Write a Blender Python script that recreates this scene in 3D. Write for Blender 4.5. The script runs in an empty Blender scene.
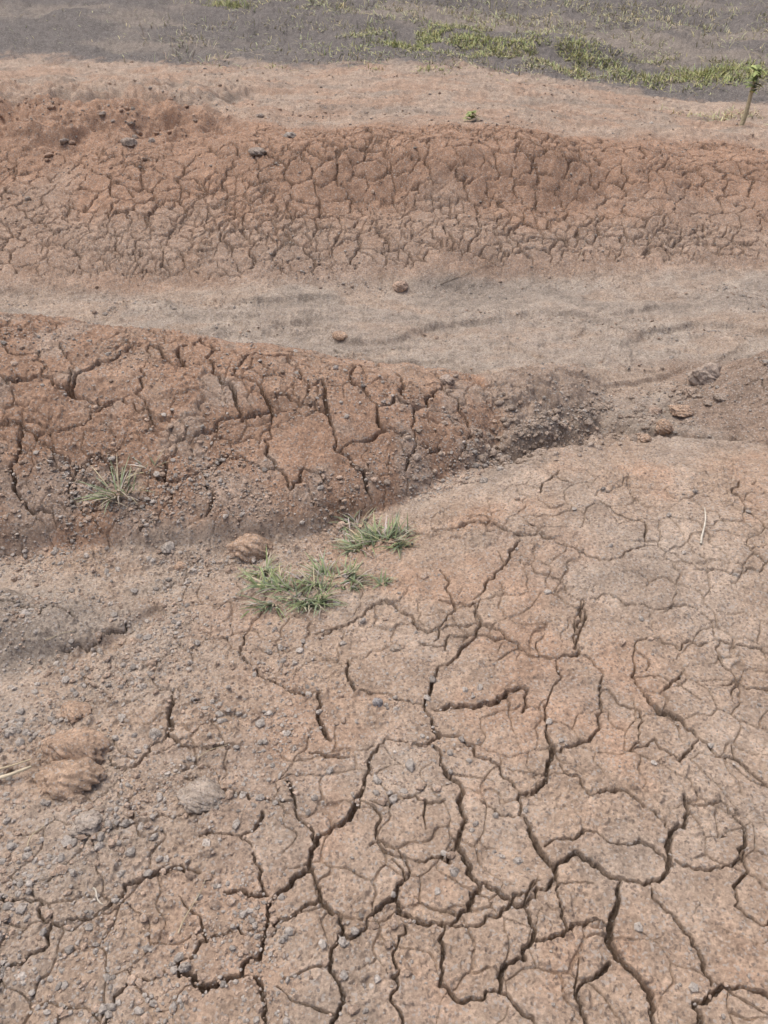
import bpy, bmesh, math, numpy as np
from mathutils import Vector
rng=np.random.default_rng(7)
sc=bpy.context.scene
F32=np.float32
# ---------------------------------------------------------------- noise
_ga=np.random.default_rng(1).random(256)*2*np.pi
GX=np.cos(_ga).astype(F32); GY=np.sin(_ga).astype(F32)
def _hash(i,j,seed):
    h=(i.astype(np.uint32)*np.uint32(374761393))^(j.astype(np.uint32)*np.uint32(668265263))^np.uint32((seed*2246822519)&0xffffffff)
    h=(h^(h>>np.uint32(13)))*np.uint32(1274126177)
    return h^(h>>np.uint32(16))
def perlin(x,y,seed=0):
    x=np.asarray(x,dtype=np.float64);y=np.asarray(y,dtype=np.float64)
    xi=np.floor(x);yi=np.floor(y)
    fx=(x-xi).astype(F32);fy=(y-yi).astype(F32)
    xi=xi.astype(np.int64);yi=yi.astype(np.int64)
    ux=fx*fx*fx*(fx*(fx*6-15)+10);uy=fy*fy*fy*(fy*(fy*6-15)+10)
    def g(a,b):
        h=_hash((xi+a)&0xffffffff,(yi+b)&0xffffffff,seed)&np.uint32(255)
        return GX[h]*(fx-a)+GY[h]*(fy-b)
    n0=g(0,0);n0=n0+ux*(g(1,0)-n0)
    n1=g(0,1);n1=n1+ux*(g(1,1)-n1)
    return (n0+uy*(n1-n0))*1.5
def fbm(x,y,o,seed=0,gain=.5):
    r=0;a=1
    for k in range(o):
        r=r+a*perlin(x*2.03**k+17.3*k,y*2.03**k-9.1*k,seed+k);a*=gain
    return r
def voro(x,y,seed=0,jit=.9):
    xi=np.floor(x).astype(np.int64);yi=np.floor(y).astype(np.int64)
    x=x.astype(F32)
    y=y.astype(F32)
    f1=np.full(x.shape,9.,F32);f2=np.full(x.shape,9.,F32)
    p1x=np.zeros_like(f1);p1y=np.zeros_like(f1);p2x=np.zeros_like(f1);p2y=np.zeros_like(f1)
    for a in(-1,0,1):
        for b in(-1,0,1):
            h=_hash((xi+a)&0xffffffff,(yi+b)&0xffffffff,seed)
            px=(xi+a+.5+jit*((h&np.uint32(1023))/1023.-.5)).astype(F32)
            py=(yi+b+.5+jit*(((h>>np.uint32(10))&np.uint32(1023))/1023.-.5)).astype(F32)
            d=(px-x)**2+(py-y)**2
            c1=d<f1
            c2=(~c1)&(d<f2)
            f2=np.where(c1,f1,np.where(c2,d,f2))
            p2x=np.where(c1,p1x,np.where(c2,px,p2x));p2y=np.where(c1,p1y,np.where(c2,py,p2y))
            f1=np.where(c1,d,f1);p1x=np.where(c1,px,p1x);p1y=np.where(c1,py,p1y)
    return (f2-f1)/(2*np.sqrt((p1x-p2x)**2+(p1y-p2y)**2)+1e-6)
def ss(a,b,x):
    t=np.clip((x-a)/(b-a),0,1);return t*t*(3-2*t)
class SI:   # smoothed interpolation table
    def __init__(s,pts,sig=.12,lo=-8,hi=8):
        xs,ys=zip(*pts);s.g=np.linspace(lo,hi,3201);v=np.interp(s.g,xs,ys)
        st=s.g[1]-s.g[0];n=int(3*sig/st)+1;k=np.exp(-.5*(np.arange(-n,n+1)*st/sig)**2);k/=k.sum()
        s.v=np.convolve(np.pad(v,n,mode='edge'),k,'valid')
    def __call__(s,x):return np.interp(x,s.g,s.v)
yf1=SI([(-3,1.73),(-1.18,1.91),(-.27,2.03),(.0,2.15),(.34,2.40),(.6,2.60),(.95,2.90),(2,3.5)],.05)
H1=SI([(-3,.51),(-1.4,.47),(-.9,.415),(-.5,.35),(-.1,.28),(.22,.20),(.40,.145),(.6,.125),(.8,.09),(.98,.0),(3,0)],.06)
L1=SI([(-3,1.7),(-1.2,1.5),(-.3,1.25),(.3,.85),(.9,.5),(2,.4)],.1)
P1=SI([(-1,0),(-.002,0),(.012,.14),(.06,.27),(.2,.56),(.33,.84),(.45,.97),(.55,1.),(.68,.8),(1,0),(2,0)],.008,-1,2)
yf2=SI([(-8,4.1),(-2.1,4.25),(0,4.36),(2.2,4.56),(8,4.9)],.2)
L2=SI([(-4,2.3),(-2.0,2.0),(-1.2,1.6),(-.6,1.3),(0,1.2),(1,1.2),(2.5,1.4)],.2)
H2=SI([(-8,.6),(-2,.56),(-.7,.56),(0,.575),(.8,.565),(1.6,.48),(2.6,.36),(4,.33)],.2)
P2=SI([(-1,0),(-.01,0),(.03,.08),(.15,.22),(.3,.38),(.45,.52),(.6,.76),(.72,.93),(.9,1.),(1.1,1.01),(1.5,.97),(20,.96)],.025,-1,20)
y0=SI([(-14,10.2),(-5,9.6),(0,9.2),(3,8.3),(5,8.0),(14,8.)],.3,-20,20)
def pdist(x,y,pl):
    d=np.full(np.shape(x),9.);
    for (ax,ay),(bx,by) in zip(pl[:-1],pl[1:]):
        t=np.clip(((x-ax)*(bx-ax)+(y-ay)*(by-ay))/((bx-ax)**2+(by-ay)**2),0,1)
        d=np.minimum(d,np.hypot(x-ax-t*(bx-ax),y-ay-t*(by-ay)))
    return d
G1=[(.34,2.37),(.50,2.47),(.72,2.62),(.93,2.78)]
G2=[(.9,2.70),(1.12,2.62),(1.5,2.55),(2.2,2.5)]
R1=[(-1.5,1.89),(-1.05,1.80),(-.6,1.84),(-.2,1.98),(.3,2.32)]
R2=[(-.62,1.66),(-.72,1.53),(-.92,1.46),(-1.05,1.32),(-1.3,1.2)]
def base(x,y):
    x=np.asarray(x,dtype=np.float64);y=np.asarray(y,dtype=np.float64)
    pa=perlin(x*8,y*8,52);pb=perlin(x*8,y*8,53)
    wx=x+.05*perlin(x*2.2,y*2.2,50)+.018*pa
    wy=y+.05*perlin(x*2.2+5,y*2.2,51)+.018*pb
    z=.012*perlin(x*1.3,y*1.3,3)+.012*perlin(x*3.1,y*3.1,4)
    z=z+.080*ss(-.2,.7,x)*ss(1.2,2.1,y)*(1-ss(2.46,2.54,wy+.045*pb+.025*perlin(x*22,y*22,59)-.08*ss(.5,1.4,x)))
    z=z-.04*ss(2.5,3.2,y)*(1-ss(4.2,4.6,y))
    t=(wy-yf1(wx))/L1(wx)
    z=z+H1(wx)*P1(t)
    z=z-.06*np.exp(-((wx-.42)/.035)**2)*np.exp(-((wy-2.58)/.15)**2)
    e=np.exp(-((x-.62)/.28)**2-((y-2.78)/.2)**2)
    z=z+e*(.05*fbm(x*6,y*6,4,54)+.018*ss(-.06,.06,perlin(x*12,y*12,58)))
    d=pdist(wx,wy,G1);z=z-.075*(1-ss(.01,.10,d+.02*perlin(x*18,y*18,56)))*ss(.28,.5,x)*(1-ss(.8,1.,x)*.4)
    d=pdist(wx,wy,G2);z=z-.055*(1-ss(.015,.09,d+.02*perlin(x*18,y*18,56)))
    d=pdist(wx,wy,R1);z=z-.02*(1-ss(.05,.12,d))
    r=np.hypot((wx+1.08)/.42,(wy-1.60)/.16);z=z+.055*ss(0,.75,1-r)*(1+.5*pa)
    d=pdist(wx,wy,R2);z=z-.022*(1-ss(.012,.05,d))
    r=np.hypot((wx-2.0)/.92,(wy-2.97)/.45);z=z+.46*(np.sqrt(np.clip(1-r,0,1)**2+.003)-.055)
    t2=(wy+.10*perlin(x*1.1,y*.3,60)-yf2(wx))/L2(wx)
    z=z+H2(wx)*P2(t2)
    m2=ss(.1,.5,t2)*(1-ss(1.2,2,t2))
    z=z+.045*m2*fbm(x*1.9,y*1.3,2,61)
    z=z-.08*np.exp(-((x-.0)/.5)**2)*np.exp(-((t2-.5)/.17)**2)-.07*np.exp(-((x-1.3)/.5)**2)*np.exp(-((t2-.5)/.17)**2)
    ml=ss(-.6,-1.4,x)*ss(5.3,5.8,y)*(1-ss(7.2,8.5,y))
    n=fbm(x*1.7,y*2.2,3,62);z=z+ml*(.09*ss(-.25,.3,n)-.04+.04*fbm(x*6,y*8,3,63,.6))
    mp=ss(5.6,6.2,y)
    z=z+mp*(.02*perlin(x*.9,y*1.5,64)+.012*perlin(x*3.1,y*6,65))*(1-ss(14,20,y))
    dy=y-y0(np.clip(x,-20,20))+.35*perlin(x*.6,y*.5,66)
    up=np.clip(dy,0,None)
    z=z+.11*np.sqrt(up*up+.04)-.022+.0035*up**2*np.exp(-up/60)+ss(10,60,up)*(.2*np.clip(up-10,0,60))
    mh=ss(0,1,dy)
    z=z+mh*(.09*fbm(x*.8+y*.35,y*.5,3,67))
    return z
def detail(x,y):
    near=1-ss(3.6,6,y)
    z=.0045*fbm(x*11,y*11,3,20,.6)+.0022*perlin(x*48,y*48,24)+.0018*perlin(x*120,y*120,25)
    z=z+.012*perlin(x*5,y*5,26)*ss(4.2,5,y)+.006*fbm(x*16,y*16,3,27)*ss(4.2,4.6,y)
    m=ss(.0,.5,perlin(x*3.3,y*3.3,30)+.4*ss(.1,-.7,x))
    n=perlin(x*85,y*85,31);z=z+.005*m*ss(.25,.6,n)*near
    n=perlin(x*38,y*38,32);z=z+.009*m*ss(.35,.7,n)
    c=ss(2.6,3.2,y)*(1-ss(4.15,4.35,y))
    n=perlin(x*.8+.3*y,y*3.0+.9*perlin(x*1.5,y*2,41),40)
    n2=perlin(x*2.6,y*6+1.8*perlin(x*2,y*4,43),42)
    z=z+c*(.024*ss(-.06,.06,n+.05*perlin(x*14,y*14,47))-.012+.009*ss(.0,.08,n2+.06*perlin(x*20,y*20,48))+.007*fbm(x*14,y*20,3,45))
    c2=ss(5.7,6.3,y)*(1-ss(30,40,y));z=z+c2*(.014*perlin(x*7,y*12,44)+.011*perlin(x*20,y*30,46))
    return z
def hgt(x,y): return base(x,y)+detail(x,y)
# ---------------------------------------------------------------- camera ray helper: image pixel -> ground point
EYE=np.array([0,0,1.5]);PT=math.radians(35);FP=512/math.tan(math.radians(32.5))
def ground(pts):
    p=np.asarray(pts,dtype=float);n=len(p)
    a=(p[:,0]-384)/FP;b=-(p[:,1]-512)/FP
    D=np.stack([a,math.cos(PT)+b*math.sin(PT),-math.sin(PT)+b*math.cos(PT)],1)
    T=np.geomspace(.9,30,900)
    X=D[:,0:1]*T;Y=D[:,1:2]*T;Z=EYE[2]+D[:,2:3]*T
    hit=Z<base(X,Y);i=np.argmax(hit,1);i=np.where(hit.any(1),i,len(T)-1)
    t0=T[np.maximum(i-1,0)];t1=T[i]
    for _ in range(12):
        tm=(t0+t1)/2;x=D[:,0]*tm;y=D[:,1]*tm;z=EYE[2]+D[:,2]*tm
        h=z<base(x,y);t1=np.where(h,tm,t1);t0=np.where(h,t0,tm)
    return np.stack([D[:,0]*t1,D[:,1]*t1],1)
# ---------------------------------------------------------------- terrain grid
FV=804.
rows=[];v=1100.
def yv(v):return 1.5/math.tan(PT+math.atan((v-512)/FV))
while True:
    y=yv(v);rows.append(y)
    f=1. if y<1.85 else 1.7 if y<3.1 else 1.1 if y<4.2 else 2.6 if y<6 else 1.1
    v-=.88/f
    if y>24:break
far=list(np.geomspace(24.3,420,120)[1:]);back=list(np.linspace(-14,rows[0]-.01,150))
ys=np.array(back+rows+far)
cs=np.linspace(-.54,.54,1060);ext=.54+np.geomspace(.002,6,100)
cs=np.concatenate([-ext[::-1],cs,ext])
w=np.where(ys>.3,.819*ys+.861,1.107)
X=(w[:,None]*cs[None,:]);Y=np.repeat(ys[:,None],len(cs),1)
nr,nc=X.shape
print('grid',nr,nc)
X=X.ravel();Y=Y.ravel()
B=base(X,Y);Dt=detail(X,Y)
# ---------------------------------------------------------------- cracks
W3,W2,W1,W0=.0053,.0040,.0032,.0026
CR=[
(W3,[(370,757),(362,790),(350,815),(313,848),(312,868),(290,885),(268,908),(265,935),(240,975),(205,990),(180,975),(178,955)]),
(W1,[(313,848),(300,820),(295,800),(287,780)]),(W1,[(268,895),(225,893)]),(W1,[(310,752),(350,757)]),
(W2,[(475,605),(460,650),(432,680),(425,710),(440,735),(425,745)]),(W3,[(442,765),(457,780),(460,830),(465,860),(478,882)]),
(W2,[(478,882),(505,898),(528,903)]),(W3,[(432,708),(470,705),(528,688)]),(W1,[(528,688),(522,712)]),
(W3,[(508,640),(525,650),(552,658)]),(W1,[(552,658),(578,655),(583,620),(578,598)]),(W1,[(508,640),(480,635),(445,650)]),
(W3,[(546,730),(552,757),(536,790),(518,797),(520,815),(555,865),(553,880),(527,900)]),(W2,[(527,900),(533,940),(505,965),(500,992),(540,1030)]),
(W3,[(555,865),(600,868),(618,878),(650,880),(672,865),(672,830),(685,795)]),(W1,[(685,795),(705,805),(728,803)]),
(W3,[(645,695),(660,712),(700,738)]),(W2,[(700,738),(745,765),(772,790)]),(W2,[(665,690),(682,672)]),(W2,[(720,685),(750,688),(772,674)]),
(W3,[(620,878),(618,905),(610,925),(622,960),(650,990),(662,1034)]),(W1,[(650,880),(670,912),(690,935),(700,955),(712,985)]),
(W3,[(690,1030),(712,992),(740,986),(775,1000)]),(W2,[(312,868),(320,900),(340,935),(375,912),(392,900),(403,860)]),
(W1,[(370,845),(395,856),(430,858),(460,848)]),(W2,[(392,900),(412,918),(440,925),(470,908),(478,882)]),
(W1,[(440,925),(442,960),(440,985),(480,1000),(500,992)]),(W2,[(592,1030),(580,985),(610,962)]),(W2,[(348,660),(348,678),(356,692)]),
(W2,[(322,690),(318,712),(330,740)]),(W1,[(172,690),(170,720),(185,745),(235,745)]),(W2,[(385,600),(400,612),(428,632),(470,625)]),
(W1,[(320,640),(350,622),(385,600)]),(W1,[(432,527),(470,522),(510,532),(560,545)]),(W0,[(440,570),(452,600)]),(W1,[(440,600),(470,605),(500,570),(520,540)]),
(W1,[(610,690),(640,710),(630,750)]),(W0,[(700,610),(722,660),(735,700)]),(W1,[(560,765),(590,795),(640,800),(672,830)]),
(W1,[(442,735),(470,745),(500,765),(520,795)]),(W1,[(108,758),(118,768),(140,762),(165,738),(172,720)]),(W2,[(200,835),(240,836),(262,812)]),
(W1,[(0,893),(35,900),(52,922),(48,945)]),(W1,[(320,900),(278,918),(272,935)]),(W1,[(340,935),(330,965),(345,1000),(330,1030)]),
(W1,[(405,925),(400,970),(402,1030)]),(W2,[(125,885),(160,870),(200,872)]),(W0,[(180,775),(225,790),(250,800)]),(W1,[(540,880),(510,905),(480,925),(440,925)]),
(W1,[(240,975),(262,985),(258,1030)]),(W0,[(600,700),(590,740),(550,755)]),(W1,[(735,905),(760,925),(775,920)]),(W0,[(640,640),(680,650),(722,640),(770,655)]),
(W0,[(560,545),(600,560),(650,545),(700,570),(768,560)]),(W1,[(740,480),(745,510),(770,530)]),(W0,[(600,500),(640,520),(650,545)]),
(W0,[(480,800),(500,815),(518,815)]),(W1,[(533,940),(570,930),(610,925)]),(W0,[(370,800),(410,795),(445,800)]),(W0,[(360,690),(395,700),(425,705)]),
(W1,[(583,600),(585,620),(575,650)]),(W0,[(452,600),(430,630)]),(W0,[(583,655),(600,690),(610,690)]),(W1,[(728,803),(745,840),(735,905)]),(W0,[(430,745),(385,738),(370,757)]),
(W0,[(430,745),(440,765)]),(W0,[(260,930),(215,935),(180,960)]),(W0,[(556,660),(548,700),(546,730)]),(W0,[(470,625),(508,640)]),(W0,[(645,695),(635,665),(640,640)]),(W0,[(240,836),(262,870),(268,895)]),
(W0,[(675,860),(710,870),(745,850)]),(W0,[(555,870),(560,900),(570,930)]),(W0,[(50,925),(90,920),(125,885)]),(W0,[(100,1030),(130,980),(178,965)]),(W0,[(0,960),(40,950),(48,945)]),(W0,[(672,865),(640,840),(600,835),(545,845)]),
(W0,[(250,630),(245,660),(290,690),(322,690)]),(W0,[(520,560),(560,580),(583,600)]),(W0,[(580,600),(640,605),(700,610)]),(W0,[(630,750),(680,760),(700,738)]),(W0,[(360,800),(380,840),(403,860)]),
# mound
(W3,[(0,375),(30,380),(65,387),(80,398),(100,362),(140,345)]),(W2,[(35,435),(75,465),(100,455),(140,470),(165,480),(200,470)]),
(W2,[(80,398),(115,400),(90,412),(75,425),(35,435),(20,420),(0,425)]),(W3,[(150,345),(185,365),(200,338),(212,372),(232,387),(242,412),(215,430),(180,437)]),
(W3,[(232,375),(258,382),(272,412),(242,420)]),(W2,[(272,412),(265,440),(276,466),(230,456),(200,470)]),
(W3,[(255,352),(290,357),(310,384),(322,378),(326,412),(335,450)]),(W2,[(335,450),(365,470),(372,500)]),(W3,[(335,350),(350,380),(378,406),(386,430),(345,446)]),
(W3,[(378,406),(420,407),(442,388),(458,398)]),(W3,[(395,372),(405,398)]),(W2,[(420,407),(416,440),(405,470)]),(W2,[(440,447),(416,440)]),
(W2,[(20,420),(20,452),(14,490),(50,512)]),(W1,[(0,345),(40,352),(36,378)]),(W2,[(326,412),(300,406),(272,396)]),(W2,[(442,388),(436,376)]),
(W1,[(165,480),(170,505),(140,530)]),(W1,[(276,466),(290,490),(330,488)]),(W1,[(75,465),(70,500),(95,520)]),(W1,[(115,400),(150,410),(180,437)]),
(W2,[(458,398),(468,420),(462,450)]),(W1,[(310,384),(300,406)]),(W1,[(180,437),(165,480)]),(W1,[(60,345),(75,365),(65,387)]),(W1,[(386,430),(416,440)]),(W1,[(345,446),(335,450)]),
(W1,[(200,470),(215,495),(205,515)]),(W1,[(232,375),(255,352)]),(W1,[(150,345),(145,375),(150,410)]),
(W2,[(478,432),(490,452),(482,470)]),(W2,[(560,470),(540,492)]),(W1,[(0,600),(40,615),(62,600)]),(W1,[(62,650),(100,640),(125,622)])]
def fractal(P,rough=.13,lv=4):
    for k in range(lv):
        M=(P[:-1]+P[1:])/2;d=P[1:]-P[:-1];L=np.linalg.norm(d,axis=1,keepdims=True)
        nrm=np.stack([-d[:,1],d[:,0]],1)/(L+1e-9)
        M=M+nrm*L*rng.normal(0,rough,(len(M),1))
        Q=np.empty((len(P)+len(M),2));Q[0::2]=P;Q[1::2]=M;P=Q
        if L.mean()<.012:break
    return P
allp=np.concatenate([np.array(c[1],float) for c in CR]);gp=ground(allp)
segs=[];k=0
for wd,pl in CR:
    P=gp[k:k+len(pl)];k+=len(pl)
    P=fractal(P);n=len(P)
    s=np.linspace(0,1,n);tp=.65+.35*np.minimum(1,np.minimum(s,1-s)*9)
    tp=tp*(.9+.6*perlin(P[:,0]*11,P[:,1]*11,90))
    if P[:,1].mean()>1.95:tp=tp*1.08
    for i in range(n-1):segs.append((P[i],P[i+1],wd*tp[i],wd*tp[i+1]))
    for _ in range(rng.poisson(.35 if wd<W2 else .9)):
        i=rng.integers(1,n-1);d=P[i+1]-P[i-1];a=math.atan2(d[1],d[0])+rng.choice([-1,1])*rng.uniform(1.2,1.8)
        m=rng.integers(3,7);Q=[P[i]]
        for j in range(m):
            a+=rng.normal(0,.4);Q.append(Q[-1]+rng.uniform(.012,.024)*np.array([math.cos(a),math.sin(a)]))
        for j in range(m):
            segs.append((Q[j],Q[j+1],.0025*(1-.6*j/m),.0025*(1-.6*(j+1)/m)))
print('segs',len(segs))
carve=np.zeros(len(X));near=np.full(len(X),.2)
A=np.array([s[0] for s in segs]);Bp=np.array([s[1] for s in segs])
ZA=base(A[:,0],A[:,1]);ZB=base(Bp[:,0],Bp[:,1])
Xg=X.reshape(nr,nc);Yg=Y.reshape(nr,nc);Bg=B.reshape(nr,nc);Cg=carve.reshape(nr,nc);Ng=near.reshape(nr,nc)
jw=.0014*perlin(X*80,Y*80,95).reshape(nr,nc)
R=.035
for q,(a,b,w0,w1) in enumerate(segs):
    r0=np.searchsorted(ys,min(a[1],b[1])-R);r1=np.searchsorted(ys,max(a[1],b[1])+R)
    if r1<=r0:continue
    xmin=min(a[0],b[0])-R;xmax=max(a[0],b[0])+R
    ww=w[r0:r1];cmin=min(xmin/ww.min(),xmin/ww.max());cmax=max(xmax/ww.min(),xmax/ww.max())
    c0=np.searchsorted(cs,cmin);c1=np.searchsorted(cs,cmax)
    if c1<=c0:continue
    sl=(slice(r0,r1),slice(c0,c1))
    x=Xg[sl]-a[0];y=Yg[sl]-a[1];z=Bg[sl]-ZA[q]
    dx,dy,dz=b[0]-a[0],b[1]-a[1],ZB[q]-ZA[q]
    t=np.clip((x*dx+y*dy+z*dz)/(dx*dx+dy*dy+dz*dz+1e-12),0,1)
    d=np.sqrt((x-t*dx)**2+(y-t*dy)**2+(z-t*dz)**2)
    hw=(w0+t*(w1-w0))
    dj=d+jw[sl]
    c=(.008+5*hw)*ss(0,1,(hw*1.2-dj)/(hw*.6+1e-5))
    Cg[sl]=np.maximum(Cg[sl],c);Ng[sl]=np.minimum(Ng[sl],d+np.maximum(0,.004-hw)*4)
carve=Cg.ravel();near=Ng.ravel()
t1=(Y-yf1(X))/L1(X)
m1=ss(-.02,.02,t1)*(1-ss(.75,1,t1))*ss(.02,.1,H1(X))
t2=(Y-yf2(X))/L2(X)
S=Y+.3*B
wx=X+.05*perlin(X*6,S*6,70)+.016*perlin(X*22,S*22,71);wy=S+.05*perlin(X*6+9,S*6,72)+.016*perlin(X*22,S*22+4,73)
def net(scale,seed,hw,mask,depth,cont=.85):
    global carve,near
    e=voro(wx*scale,wy*scale,seed)/scale
    h=hw*mask*(1.0+cont*perlin(X*7,S*7,seed+5)*1.2)
    h=np.clip(h,0,None)
    c=depth*ss(0,1,(h*1.25-e)/(hw*.6))*ss(0,hw*.3,h)
    carve=np.maximum(carve,c);near=np.minimum(near,np.where(h>hw*.3,e+.008,near))
ridge=ss(.0,.12,t2)*(1-ss(.9,1.15,t2))*(.7+.5*ss(-.3,.3,perlin(X*.9,S*1.5,75)))*(1-.8*ss(5.3,5.7,Y)*ss(-.9,-1.3,X))
net(7.4,101,.0054,ridge,.024,.7)
net(13.5,102,.0040,ridge*ss(-.35,.1,perlin(X*1.6,S*1.6,76)),.014)
fg=(1-ss(1.9,2.3,Y-.25*ss(0,1,X)))*ss(-.95,-.4,X+.3*perlin(X*2,Y*2,79))
net(10,103,.0022,fg*ss(-.35,.05,perlin(X*2.6,Y*2.6,77)),.007,.6)
net(13,104,.0028,m1*ss(-.3,.15,perlin(X*2.6,Y*2.6,78)),.009)
net(6.5,106,.0035,ss(1.3,1.6,X)*ss(2.4,2.6,Y)*(1-ss(3.2,3.4,Y)),.01)
Z=B+Dt
Z=Z-.003*np.exp(-near/.010)*(near<.15)
Z=Z-carve
# ---------------------------------------------------------------- soil colour masks
tan=np.array([.470,.362,.276]);red=np.array([.410,.270,.188]);gry=np.array([.358,.312,.262]);hil=np.array([.158,.148,.140]);pale=np.array([.495,.412,.335])
n1=fbm(X*1.7,Y*1.7,4,110);n2=fbm(X*6,Y*6,3,120);n3=perlin(X*30,Y*30,125)
def lerp(c,d,m):return c+(d-c)*m[:,None]
C=np.repeat(tan[None,:],len(X),0)
C=lerp(C,pale,.6*ss(-.1,.7,n1+.4*n2))
C=lerp(C,red*1.08,.55*ss(0,.6,-n1+.5*n2))
C=lerp(C,gry*1.12,.35*ss(.1,.6,fbm(X*2.4,Y*2.4,3,128)))
lg=(1-ss(-.75,.05,X+.5*n1*.3))*(1-ss(2.0,2.2,Y))
C=lerp(C,gry*1.05,.45*lg*ss(-.5,.4,n2))
C=lerp(C,red,m1*.95*ss(-.8,.1,n1+.3*n2+.3*ss(.75,.3,t1)))
C=lerp(C,gry*1.05,.5*m1*ss(.1,.6,n2+n1*.4+.25*ss(.25,0,t1)))
lump=m1*ss(.38,.50,X+.04*n2);C=lerp(C,(gry*.7+red*.3)*.94,lump*.9)
h=np.hypot((X+1.08)/.46,(Y-1.6)/.2);C=lerp(C,gry*.9,ss(0,.4,1-h+.2*n2)*.75)
ch=ss(2.55,3.0,Y-.1*n2)*(1-ss(-.05,.04,t2))*(1-m1);C=lerp(C,gry*1.08,ch*.85)
stk=perlin(X*.9,Y*3+1.2*perlin(X*1.5,Y*2,131),130)+.3*perlin(X*4,Y*12,132)+.35*n2
C=lerp(C,gry*.72,ch*.65*ss(.0,.5,stk));C=lerp(C,tan*.95,ch*.55*ss(.05,.5,-stk))
g=np.minimum(pdist(X,Y,G1),pdist(X,Y,G2));C=lerp(C,gry*.82,(1-ss(.05,.2,g+.05*n2))*ss(.2,.45,X)*.6)
rm=ss(1.12,1.27,X+.1*n2)*ss(2.55,2.7,Y)*(1-ss(3.35,3.5,Y));C=lerp(C,(gry*.5+red*.5)*.80,rm*.85)
rd=ss(-.03,.06,t2)
C=lerp(C,red*.98,rd*(1-ss(1.0,1.3,t2))*(.55+.45*ss(.2,.5,t2+.2*n1)))
C=lerp(C,(gry*.6+red*.4),rd*.5*(1-ss(.2,.5,t2+.25*n1))*ss(-.6,.3,n2+.3))
C=lerp(C,red*.80,.6*np.exp(-((t2-.5)/.15)**2)*ss(-.4,.2,n1+.4*n2)*ss(-1.2,-.3,X))  # overcast shade of the ridge alcoves, put into the soil colour
C=lerp(C,pale*.84,ss(1.0,1.3,t2)*.6);C=lerp(C,red,ss(1.1,1.3,t2)*.6*ss(-.3,.3,n1))
C=lerp(C,gry*.8,ss(1.0,1.3,t2)*.5*ss(.15,.5,fbm(X*1.2,Y*2.4,3,133)))
dyh=Y-y0(np.clip(X,-20,20))+.35*perlin(X*.6,Y*.5,66)
C=lerp(C,hil,ss(-.15,.4,dyh+.3*n1+.25*n2))
C=lerp(C,hil*np.array([1.65,1.56,1.42]),ss(.3,1,dyh)*.85*ss(-.05,.4,fbm(X*.5+Y*.35,Y*.6,4,140)+.2*ss(-1,3,X)-.1))
C=C*(1+.11*n3+.12*n2)[:,None]
C=np.clip(C,.02,.7)
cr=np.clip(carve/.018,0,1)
C=lerp(C,C*.55,cr)  # crack interiors darker with depth: damp tint plus shade put into the colour
# ---------------------------------------------------------------- mesh builder
def tri_mesh(name,V,Fc,C=None,smooth=False,mat=None):
    V=np.asarray(V,F32);Fc=np.asarray(Fc,np.int32);k=Fc.shape[1]
    me=bpy.data.meshes.new(name);me.vertices.add(len(V));me.vertices.foreach_set('co',V.ravel())
    me.loops.add(Fc.size);me.polygons.add(len(Fc));me.loops.foreach_set('vertex_index',Fc.ravel())
    me.polygons.foreach_set('loop_start',np.arange(0,Fc.size,k,dtype=np.int32))
    me.polygons.foreach_set('use_smooth',np.full(len(Fc),smooth));me.update(calc_edges=True)
    if C is not None:
        a=me.color_attributes.new('Col','FLOAT_COLOR','POINT');cc=np.ones((len(V),4),F32);cc[:,:3]=C;a.data.foreach_set('color',cc.ravel())
    o=bpy.data.objects.new(name,me);sc.collection.objects.link(o)
    if mat:me.materials.append(mat)
    return o
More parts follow.
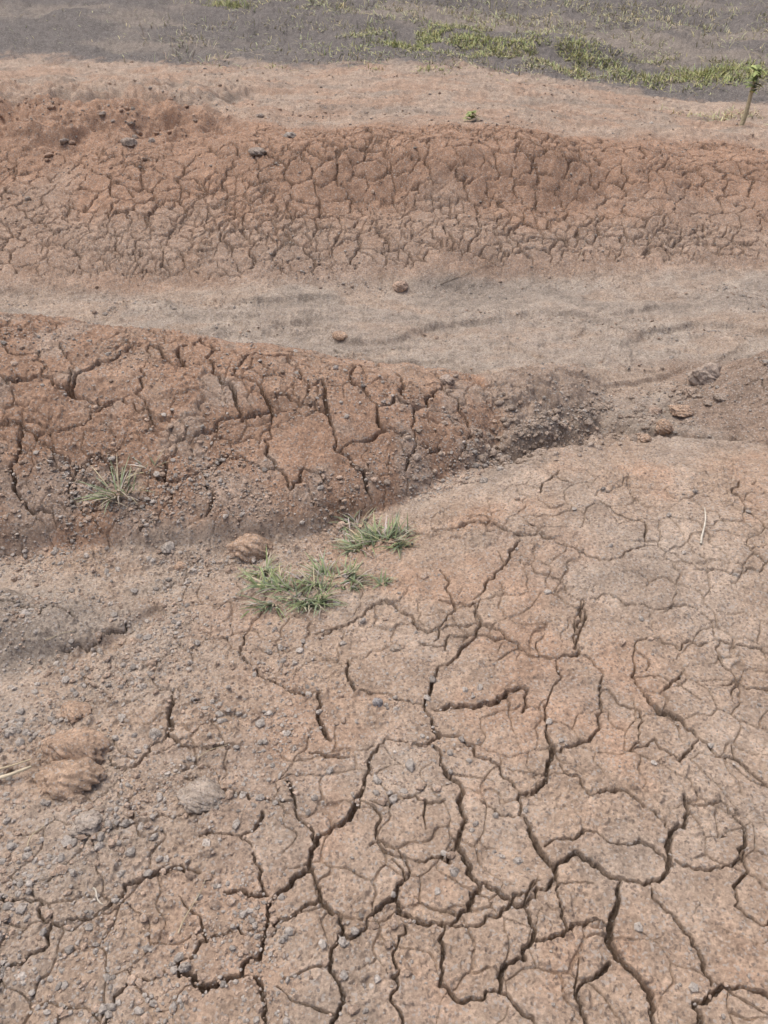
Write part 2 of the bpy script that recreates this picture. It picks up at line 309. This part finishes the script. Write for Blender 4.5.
# ---------------------------------------------------------------- materials
def soil_mat(name,grain=1.,bump=1.,rough=.95):
    m=bpy.data.materials.new(name);m.use_nodes=True;nt=m.node_tree;N=nt.nodes;L=nt.links
    bs=N['Principled BSDF'];bs.inputs['Roughness'].default_value=rough;bs.inputs['Specular IOR Level'].default_value=.12
    at=N.new('ShaderNodeAttribute');at.attribute_name='Col'
    gp=N.new('ShaderNodeNewGeometry')
    def noise(s,d=4,r=.6):
        n=N.new('ShaderNodeTexNoise');n.inputs['Scale'].default_value=s;n.inputs['Detail'].default_value=d;n.inputs['Roughness'].default_value=r;L.new(gp.outputs['Position'],n.inputs['Vector']);return n
    def ramp(src,a,b,ca,cb):
        r=N.new('ShaderNodeValToRGB');r.color_ramp.elements[0].position=a;r.color_ramp.elements[1].position=b
        r.color_ramp.elements[0].color=(*ca,1);r.color_ramp.elements[1].color=(*cb,1);L.new(src,r.inputs[0]);return r
    def mix(bt,f,a,b):
        x=N.new('ShaderNodeMix');x.data_type='RGBA';x.blend_type=bt
        if isinstance(f,float):x.inputs[0].default_value=f
        else:L.new(f,x.inputs[0])
        L.new(a,x.inputs[6])
        if isinstance(b,tuple):x.inputs[7].default_value=(*b,1)
        else:L.new(b,x.inputs[7])
        return x.outputs[2]
    nA=noise(14*grain,6,.65);nB=noise(110*grain,5,.75);nC=noise(380*grain,3,.6)
    c=mix('MULTIPLY',1.,at.outputs['Color'],ramp(nA.outputs[0],.3,.7,(.78,.77,.76),(1.20,1.19,1.18)).outputs[0])
    c=mix('MULTIPLY',1.,c,ramp(nB.outputs[0],.3,.7,(.58,.57,.57),(1.40,1.40,1.40)).outputs[0])
    vo=N.new('ShaderNodeTexVoronoi');vo.inputs['Scale'].default_value=210*grain;L.new(gp.outputs['Position'],vo.inputs['Vector'])
    sp=N.new('ShaderNodeSeparateColor');L.new(vo.outputs['Color'],sp.inputs[0])
    r1=ramp(sp.outputs[0],.86,.9,(0,0,0),(.6,.6,.6));c=mix('MIX',r1.outputs[0],c,(.48,.44,.40))
    r2=ramp(sp.outputs[1],.9,.93,(0,0,0),(.6,.6,.6));c=mix('MIX',r2.outputs[0],c,(.17,.135,.115))
    L.new(c,bs.inputs['Base Color'])
    b1=N.new('ShaderNodeBump');b1.inputs['Strength'].default_value=1.*bump;b1.inputs['Distance'].default_value=.005/grain;L.new(nB.outputs[0],b1.inputs['Height'])
    b2=N.new('ShaderNodeBump');b2.inputs['Strength'].default_value=.8*bump;b2.inputs['Distance'].default_value=.002/grain;L.new(nC.outputs[0],b2.inputs['Height']);L.new(b1.outputs[0],b2.inputs['Normal'])
    L.new(b2.outputs[0],bs.inputs['Normal'])
    return m
def leaf_mat(name):
    m=bpy.data.materials.new(name);m.use_nodes=True;nt=m.node_tree;N=nt.nodes;L=nt.links
    bs=N['Principled BSDF'];bs.inputs['Roughness'].default_value=.6;bs.inputs['Specular IOR Level'].default_value=.25
    at=N.new('ShaderNodeAttribute');at.attribute_name='Col'
    gp=N.new('ShaderNodeNewGeometry')
    n=N.new('ShaderNodeTexNoise');n.inputs['Scale'].default_value=60;L.new(gp.outputs['Position'],n.inputs['Vector'])
    r=N.new('ShaderNodeValToRGB');r.color_ramp.elements[0].position=.3;r.color_ramp.elements[1].position=.7;r.color_ramp.elements[0].color=(.8,.8,.75,1);r.color_ramp.elements[1].color=(1.2,1.2,1.15,1);L.new(n.outputs[0],r.inputs[0])
    mx=N.new('ShaderNodeMix');mx.data_type='RGBA';mx.blend_type='MULTIPLY';mx.inputs[0].default_value=1
    L.new(at.outputs['Color'],mx.inputs[6]);L.new(r.outputs['Color'],mx.inputs[7]);L.new(mx.outputs[2],bs.inputs['Base Color'])
    return m
MS=soil_mat('cracked_soil');MR=soil_mat('stone_grit',1.3,.8,.9);ML=leaf_mat('grass_blade')
idx=np.arange(nr*nc,dtype=np.int32).reshape(nr,nc)
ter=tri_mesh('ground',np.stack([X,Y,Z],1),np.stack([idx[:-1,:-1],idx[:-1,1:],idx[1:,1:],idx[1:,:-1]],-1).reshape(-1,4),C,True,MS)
del Cg,Ng,Xg,Yg,Bg
# ---------------------------------------------------------------- stones
def ico(s):
    bm=bmesh.new();bmesh.ops.create_icosphere(bm,subdivisions=s,radius=1);V=np.array([v.co[:] for v in bm.verts]);Fc=np.array([[v.index for v in f.verts] for f in bm.faces]);bm.free();return V,Fc
IV,IF=ico(2);JV,JF=ico(1)
def rotm(n):
    q=rng.normal(size=(n,4));q/=np.linalg.norm(q,axis=1,keepdims=True);w_,x,y,z=q.T
    return np.stack([1-2*(y*y+z*z),2*(x*y-z*w_),2*(x*z+y*w_),2*(x*y+z*w_),1-2*(x*x+z*z),2*(y*z-x*w_),2*(x*z-y*w_),2*(y*z+x*w_),1-2*(x*x+y*y)],1).reshape(n,3,3)
def pebbles(name,P,r,col,hi=False):
    n=len(P);V0,F0=(IV,IF) if hi else (JV,JF)
    m=len(V0);V=V0[None]*(1+rng.normal(0,.10 if hi else .15,(n,m,1)))*rng.uniform(.6,1.2,(n,1,3))
    V=np.einsum('nij,nmj->nmi',rotm(n),V);V[:,:,2]*=.7
    V=V*r[:,None,None]
    z=hgt(P[:,0],P[:,1]);V[:,:,0]+=P[:,0:1];V[:,:,1]+=P[:,1:2];V[:,:,2]+=(z+r*.15)[:,None]
    Fc=(F0[None]+np.arange(n)[:,None,None]*m).reshape(-1,3)
    return tri_mesh(name,V.reshape(-1,3),Fc,np.repeat(col,m,0),False,MR)
def pcol(n,grey):
    t=rng.random(n)<grey
    a=np.array([.42,.385,.345]);b=np.array([.44,.34,.265])
    return np.where(t[:,None],a,b)*rng.uniform(.75,1.25,(n,1))
def scatter(n,fn):
    out=[];tot=0
    while tot<n:
        c=fn(n*2);out.append(c);tot+=len(c)
    return np.concatenate(out)[:n]
def f_near(n):
    y=.45+rng.random(n)*1.75;x=rng.uniform(-.62,.62,n)*(.819*y+.861)
    d=.05+.95*ss(.15,-.55,x+.25*perlin(x*2,y*2,150))
    cl=ss(-.25,.5,perlin(x*6,y*6,151));k=rng.random(n)<d*(.2+.8*cl);return np.stack([x,y],1)[k]
P=scatter(13000,f_near);r=.0014+.0036*rng.random(len(P))**2+.009*(rng.random(len(P))**9)
pebbles('gravel',P,r,pcol(len(P),.55))
def f_mound(n):
    x=rng.uniform(-1.7,.95,n);t=rng.random(n)**1.5*.7-.06;y=yf1(x)+t*L1(x)
    d=(.3+.7*ss(.35,.0,t))*ss(-.3,.4,perlin(x*5,y*5,152));k=rng.random(n)<d;return np.stack([x,y],1)[k]
P=scatter(4500,f_mound);r=.002+.004*rng.random(len(P))**2+.008*(rng.random(len(P))**12)
pebbles('gravel',P,r,pcol(len(P),.45))
def f_chan(n):
    y=rng.uniform(2.5,4.5,n);x=rng.uniform(-.6,.62,n)*(.819*y+.861)
    k=rng.random(n)<ss(.0,.5,perlin(x*1.2,y*5,153)+.7*ss(.5,1.0,x)*ss(3.4,3,y));return np.stack([x,y],1)[k]
P=scatter(5500,f_chan);r=.002+.0045*rng.random(len(P))**2+.009*(rng.random(len(P))**14)
pebbles('gravel',P,r,pcol(len(P),.55)*.85)
def f_lump(n):
    x=rng.normal(.70,.24,n);y=rng.normal(2.64,.12,n)+.5*(x-.70);k=(rng.random(n)<ss(-.3,.3,perlin(x*9,y*9,155)));return np.stack([x,y],1)[k]
P=scatter(1100,f_lump);r=.003+.014*rng.random(len(P))**3
pebbles('soil_clods',P,r,np.array([.39,.32,.26])*rng.uniform(.8,1.15,(len(P),1)),True)
def f_far(n):
    y=4.3+5.6*rng.random(n);x=rng.uniform(-.6,.62,n)*(.819*y+.861)
    k=rng.random(n)<(.15+ss(-.1,.5,perlin(x*1.5,y*2.5,154)))*(.4+ss(5.3,5.8,y));return np.stack([x,y],1)[k]
P=scatter(6000,f_far);r=.003+.006*rng.random(len(P))**2+.012*(rng.random(len(P))**18)
pebbles('soil_clods',P,r,pcol(len(P),.3)*.85)
def f_scarp(n):
    x=rng.normal(-1.9,.6,n);y=rng.normal(6.2,.45,n);k=rng.random(n)<ss(-.1,.3,perlin(x*3,y*3,156));return np.stack([x,y],1)[k]
P=scatter(350,f_scarp);r=.005+.026*rng.random(len(P))**5
pebbles('soil_clods',P,r,np.where(rng.random((len(P),1))<.7,np.array([[.40,.28,.205]]),np.array([[.36,.31,.265]]))*rng.uniform(.8,1.1,(len(P),1)),True)
redc=(.46,.335,.245);gc=(.42,.38,.335)
ST=[(252,553,22,.55,redc),(68,787,31,.5,(.45,.33,.24)),(72,757,36,.5,(.46,.335,.245)),(75,715,16,.45,redc),(200,802,24,.38,(.44,.375,.31)),(86,828,18,.4,(.42,.365,.31)),
(400,289,8,.8,(.52,.39,.3)),(708,380,18,.6,(.42,.345,.285)),(664,431,11,.6,redc),(682,414,13,.4,redc),(655,415,8,.5,(.42,.32,.25)),(340,340,9,.4,redc),(446,382,8,.6,(.42,.34,.28)),
(168,549,9,.6,gc),(180,568,7,.5,redc),(377,705,6,.8,(.38,.37,.37)),(155,735,7,.7,gc),(258,153,9,.4,(.38,.32,.27)),(290,135,6,.4,gc),(130,145,9,.45,(.38,.32,.27)),
(484,482,5,.6,gc),(500,470,4,.6,gc),(185,970,6,.7,gc),(12,735,7,.6,gc),(395,650,6,.45,(.42,.35,.28)),(690,395,9,.5,(.42,.33,.26)),(720,400,7,.5,(.4,.33,.27)),(645,440,7,.5,redc)]
gpos=ground([(s[0],s[1]) for s in ST]);KV,KF=ico(5)
for i,(s,p) in enumerate(zip(ST,gpos)):
    dist=.819*p[1]+.574*1.4;hwid=s[2]/FP*dist
    V=KV.copy();o=i*13.7
    for _ in range(8):
        n=rng.normal(size=3);n[2]=abs(n[2])*.5;n/=np.linalg.norm(n);d=rng.uniform(.6,.88);pr=V@n;V=V-np.clip(pr-d,0,None)[:,None]*n*.72
    q1=V[:,0]+.7*V[:,2];q2=V[:,1]-.6*V[:,2]
    nz=.22*perlin(q1*1.9+o,q2*1.9,160)+.13*perlin(q1*4.5+o,q2*4.5+V[:,2]*3,161)+.07*perlin(q1*10+o,q2*10,162)+.04*perlin(q1*24+o,q2*24,164)
    V=V*(1+nz)[:,None]
    V=V*np.array([1,.72 if s[2]>28 else .85,s[3]])*hwid
    a=rng.uniform(-.5,.5)*(.5 if s[2]>28 else 1);V[:,:2]=V[:,:2]@np.array([[math.cos(a),-math.sin(a)],[math.sin(a),math.cos(a)]])
    z=float(hgt(p[:1],p[1:])[0])
    c=np.repeat(np.array([s[4]])*1.0,len(V),0)*(1+.25*perlin(KV[:,0]*3+o,KV[:,1]*3+KV[:,2],163)+.15*perlin(q1*9,q2*9,165))[:,None]
    ob=tri_mesh('rock',V,KF,c,True,MR);ob.location=(p[0],p[1]+hwid*.2,z+hwid*s[3]*.32)
# ---------------------------------------------------------------- grass
def blades(name,roots,dirs,lens,wid,cols,seg=5,droop=.6,mat=ML):
    VV=[];FF=[];CC=[];k=0
    for p,d,l,w_,c in zip(roots,dirs,lens,wid,cols):
        d=np.array(d,float);d/=np.linalg.norm(d);pos=np.array(p,float);side=np.array([d[1],-d[0],0.])
        if np.linalg.norm(side)<.05:side=np.array([1.,0,0])
        side/=np.linalg.norm(side)
        for j in range(seg+1):
            t=j/seg;ww=w_*(1-t**2.2)*.5+.0002
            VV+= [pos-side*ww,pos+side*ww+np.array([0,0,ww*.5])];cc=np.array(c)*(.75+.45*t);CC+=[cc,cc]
            d=d+np.array([0,0,-droop/seg]);d/=np.linalg.norm(d);pos=pos+d*l/seg
            if j<seg:FF.append([k+2*j,k+2*j+1,k+2*j+3,k+2*j+2])
        k+=2*(seg+1)
    return tri_mesh(name,VV,FF,np.array(CC),True,mat)
def tuft(u,v,rx,n,len_,dry,low=.3,dn=.5):
    c=ground([(u,v)])[0];R=[];D=[];Ls=[];Wd=[];Cc=[]
    nk=9;cl=rng.uniform(-.9,.9,(nk,2))
    for i in range(n):
        q=cl[rng.integers(nk)]+rng.normal(0,.16,2)
        x=c[0]+q[0]*rx;y=c[1]+q[1]*rx*dn
        z=float(hgt(np.array([x]),np.array([y]))[0])
        R.append((x,y,z-.002));b=math.atan2(q[1],q[0])+rng.normal(0,1.);D.append((math.cos(b),math.sin(b),rng.uniform(low,1.6)))
        Ls.append(len_*rng.uniform(.45,1.2));Wd.append(rng.uniform(.0026,.0050))
        g=np.array([.24,.29,.145])*rng.uniform(.6,1.5) if rng.random()>dry else np.array([.52,.46,.33])*rng.uniform(.7,1.2)
        Cc.append(g*np.array([1,1,rng.uniform(.9,1.4)]))
    return blades('grass_tuft',R,D,Ls,Wd,Cc)
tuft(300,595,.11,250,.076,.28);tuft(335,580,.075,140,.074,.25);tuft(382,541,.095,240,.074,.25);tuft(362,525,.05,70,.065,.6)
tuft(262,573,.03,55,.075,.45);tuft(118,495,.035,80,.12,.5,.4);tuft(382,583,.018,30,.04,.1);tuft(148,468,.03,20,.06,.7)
def straw(u1,v1,u2,v2,lift,w_=.003,c=(.5,.42,.3)):
    p=ground([(u1,v1),(u2,v2)]);z=hgt(p[:,0],p[:,1]);a=np.array([p[0,0],p[0,1],z[0]+.004]);b=np.array([p[1,0],p[1,1],z[1]+.004+lift])
    V=[];Fc=[];n=7;d=b-a;s=np.cross(d,[0,0,1.]);s/=np.linalg.norm(s)+1e-9;up=np.cross(s,d);up/=np.linalg.norm(up)
    for j in range(n):
        t=j/(n-1);q=a+d*t+s*.004*math.sin(t*5+u1)+np.array([0,0,.004*math.sin(t*3)])
        for k in range(5):
            an=k*2*math.pi/5;V.append(q+(s*math.cos(an)+up*math.sin(an))*w_*(1-.5*t))
    for j in range(n-1):
        for k in range(5):Fc.append([j*5+k,j*5+(k+1)%5,(j+1)*5+(k+1)%5,(j+1)*5+k])
    tri_mesh('dry_straw',V,Fc,np.repeat([c],len(V),0),True,ML)
straw(-20,786,34,774,.02,.006,(.6,.52,.4));straw(-20,776,34,768,.022,.003);straw(28,848,44,828,.005,.0015);straw(92,890,104,905,.0,.0022,(.6,.55,.48));straw(180,935,205,880,.0,.0014)
straw(702,545,703,514,.02,.0038,(.68,.63,.56));straw(198,760,228,745,.0,.001);straw(45,640,75,632,.0,.0012);straw(250,545,275,560,.005,.0014);straw(360,528,372,512,.01,.002)
straw(578,262,586,240,.0,.002,(.45,.38,.3));straw(440,285,500,262,.01,.002,(.3,.25,.2))
R=[];D=[];Ls=[];Wd=[];Cc=[]
def patch(u,v,sx,sy,n,hl,col,dens=.0):
    c=ground([(u,v)])[0];x=c[0]+rng.normal(0,sx,n);y=c[1]+rng.normal(0,sy,n)
    k=perlin(x*2.5,y*2.5,170)>dens;x=x[k];y=y[k];z=hgt(x,y)
    for i in range(len(x)):
        R.append((x[i],y[i],z[i]-.005));D.append((rng.normal(0,.6),rng.normal(0,.6),.8));Ls.append(hl*rng.uniform(.4,1.3));Wd.append(rng.uniform(.004,.010))
        Cc.append(np.array(col)*rng.uniform(.7,1.35)*np.array([rng.uniform(.85,1.2),1,1]))
gg=(.40,.43,.20);dg=(.50,.49,.29)
patch(430,38,.5,.3,3000,.075,gg,-.1);patch(480,45,.8,.35,4500,.07,gg,-.25);patch(560,66,.9,.35,4500,.065,dg,-.2);patch(600,70,.6,.25,1500,.07,gg);patch(720,75,.4,.25,2000,.11,gg,-.2);patch(735,118,.3,.15,400,.07,dg)
patch(230,6,.15,.15,300,.15,gg,-.5);patch(300,5,.6,.3,900,.12,dg);patch(575,52,.15,.1,220,.12,gg,-.5);patch(330,68,.8,.15,400,.06,dg,.1);patch(430,70,.3,.1,250,.06,gg)
patch(420,20,2.0,.9,4000,.08,dg,-.1);patch(600,15,2.0,.9,5000,.10,dg,-.2);patch(185,40,.3,.5,250,.16,(.4,.37,.3));patch(200,60,.4,.2,80,.1,dg)
blades('hill_grass',R,D,Ls,Wd,Cc,seg=3,droop=.8)
def weed(name,u,v,h,n,lw,stem=False):
    c=ground([(u,v)])[0];z=float(hgt(c[:1],c[1:])[0]);R=[];D=[];Ls=[];Wd=[];Cc=[]
    for i in range(n):
        a=rng.uniform(0,6.28);t=rng.uniform(.15,1) if not stem else rng.uniform(.6,1.)
        R.append((c[0]+rng.normal(0,.006)+.04*t*h/.45*(1 if stem else 0),c[1],z+t*h));D.append((math.cos(a),math.sin(a),rng.uniform(.2,1)));Ls.append(lw*rng.uniform(.7,1.3));Wd.append(lw*.42);Cc.append(np.array([.32,.38,.15])*rng.uniform(.6,1.4))
    if not stem:
        blades(name,R,D,Ls,Wd,Cc,seg=4,droop=.8);return
    par=bpy.data.objects.new(name,None);sc.collection.objects.link(par);par.location=(c[0],c[1],z)
    o=blades('leaves',R,D,Ls,Wd,Cc,seg=4,droop=.8);o.parent=par;o.location=(-c[0],-c[1],-z)
    V=[];Fc=[]
    for j in range(9):
        t=j/8
        for k in range(7):
            an=k*2*math.pi/7;V.append((.04*t*h/.45+.006*math.sin(t*6)+.020*(1-.45*t)*math.cos(an),.020*(1-.45*t)*math.sin(an),t*h-.01))
    for j in range(8):
        for k in range(7):Fc.append([j*7+k,j*7+(k+1)%7,(j+1)*7+(k+1)%7,(j+1)*7+k])
    s=tri_mesh('stem',V,Fc,np.repeat([(.48,.42,.29)],len(V),0),True,ML);s.parent=par
weed('sapling',741,126,.42,34,.10,True);weed('weed_plant',472,121,.06,24,.06)
# ---------------------------------------------------------------- light
el,az=math.radians(72),math.radians(-60)
wd=bpy.data.worlds.new('World');sc.world=wd;wd.use_nodes=True;nt=wd.node_tree
sk=nt.nodes.new('ShaderNodeTexSky');sk.sky_type='NISHITA';sk.sun_disc=False;sk.sun_elevation=el;sk.sun_rotation=az;sk.air_density=.7;sk.dust_density=6;sk.ozone_density=.6
nt.links.new(sk.outputs[0],nt.nodes['Background'].inputs[0]);nt.nodes['Background'].inputs[1].default_value=.15
sl=bpy.data.lights.new('sun','SUN');sl.energy=1.45;sl.angle=math.radians(60);sl.color=(1,.96,.90);so=bpy.data.objects.new('sun',sl);sc.collection.objects.link(so)
d=Vector((math.sin(az)*math.cos(el),math.cos(az)*math.cos(el),math.sin(el)));so.rotation_euler=d.to_track_quat('Z','Y').to_euler()
sc.view_settings.view_transform='Standard';sc.view_settings.look='None';sc.view_settings.exposure=0
cam=bpy.data.cameras.new('camera');co=bpy.data.objects.new('camera',cam);sc.collection.objects.link(co);co.location=(0,0,1.5);co.rotation_euler=(math.radians(55),0,0)
cam.sensor_fit='VERTICAL';cam.angle=math.radians(65);cam.clip_start=.02;cam.clip_end=1500;sc.camera=co
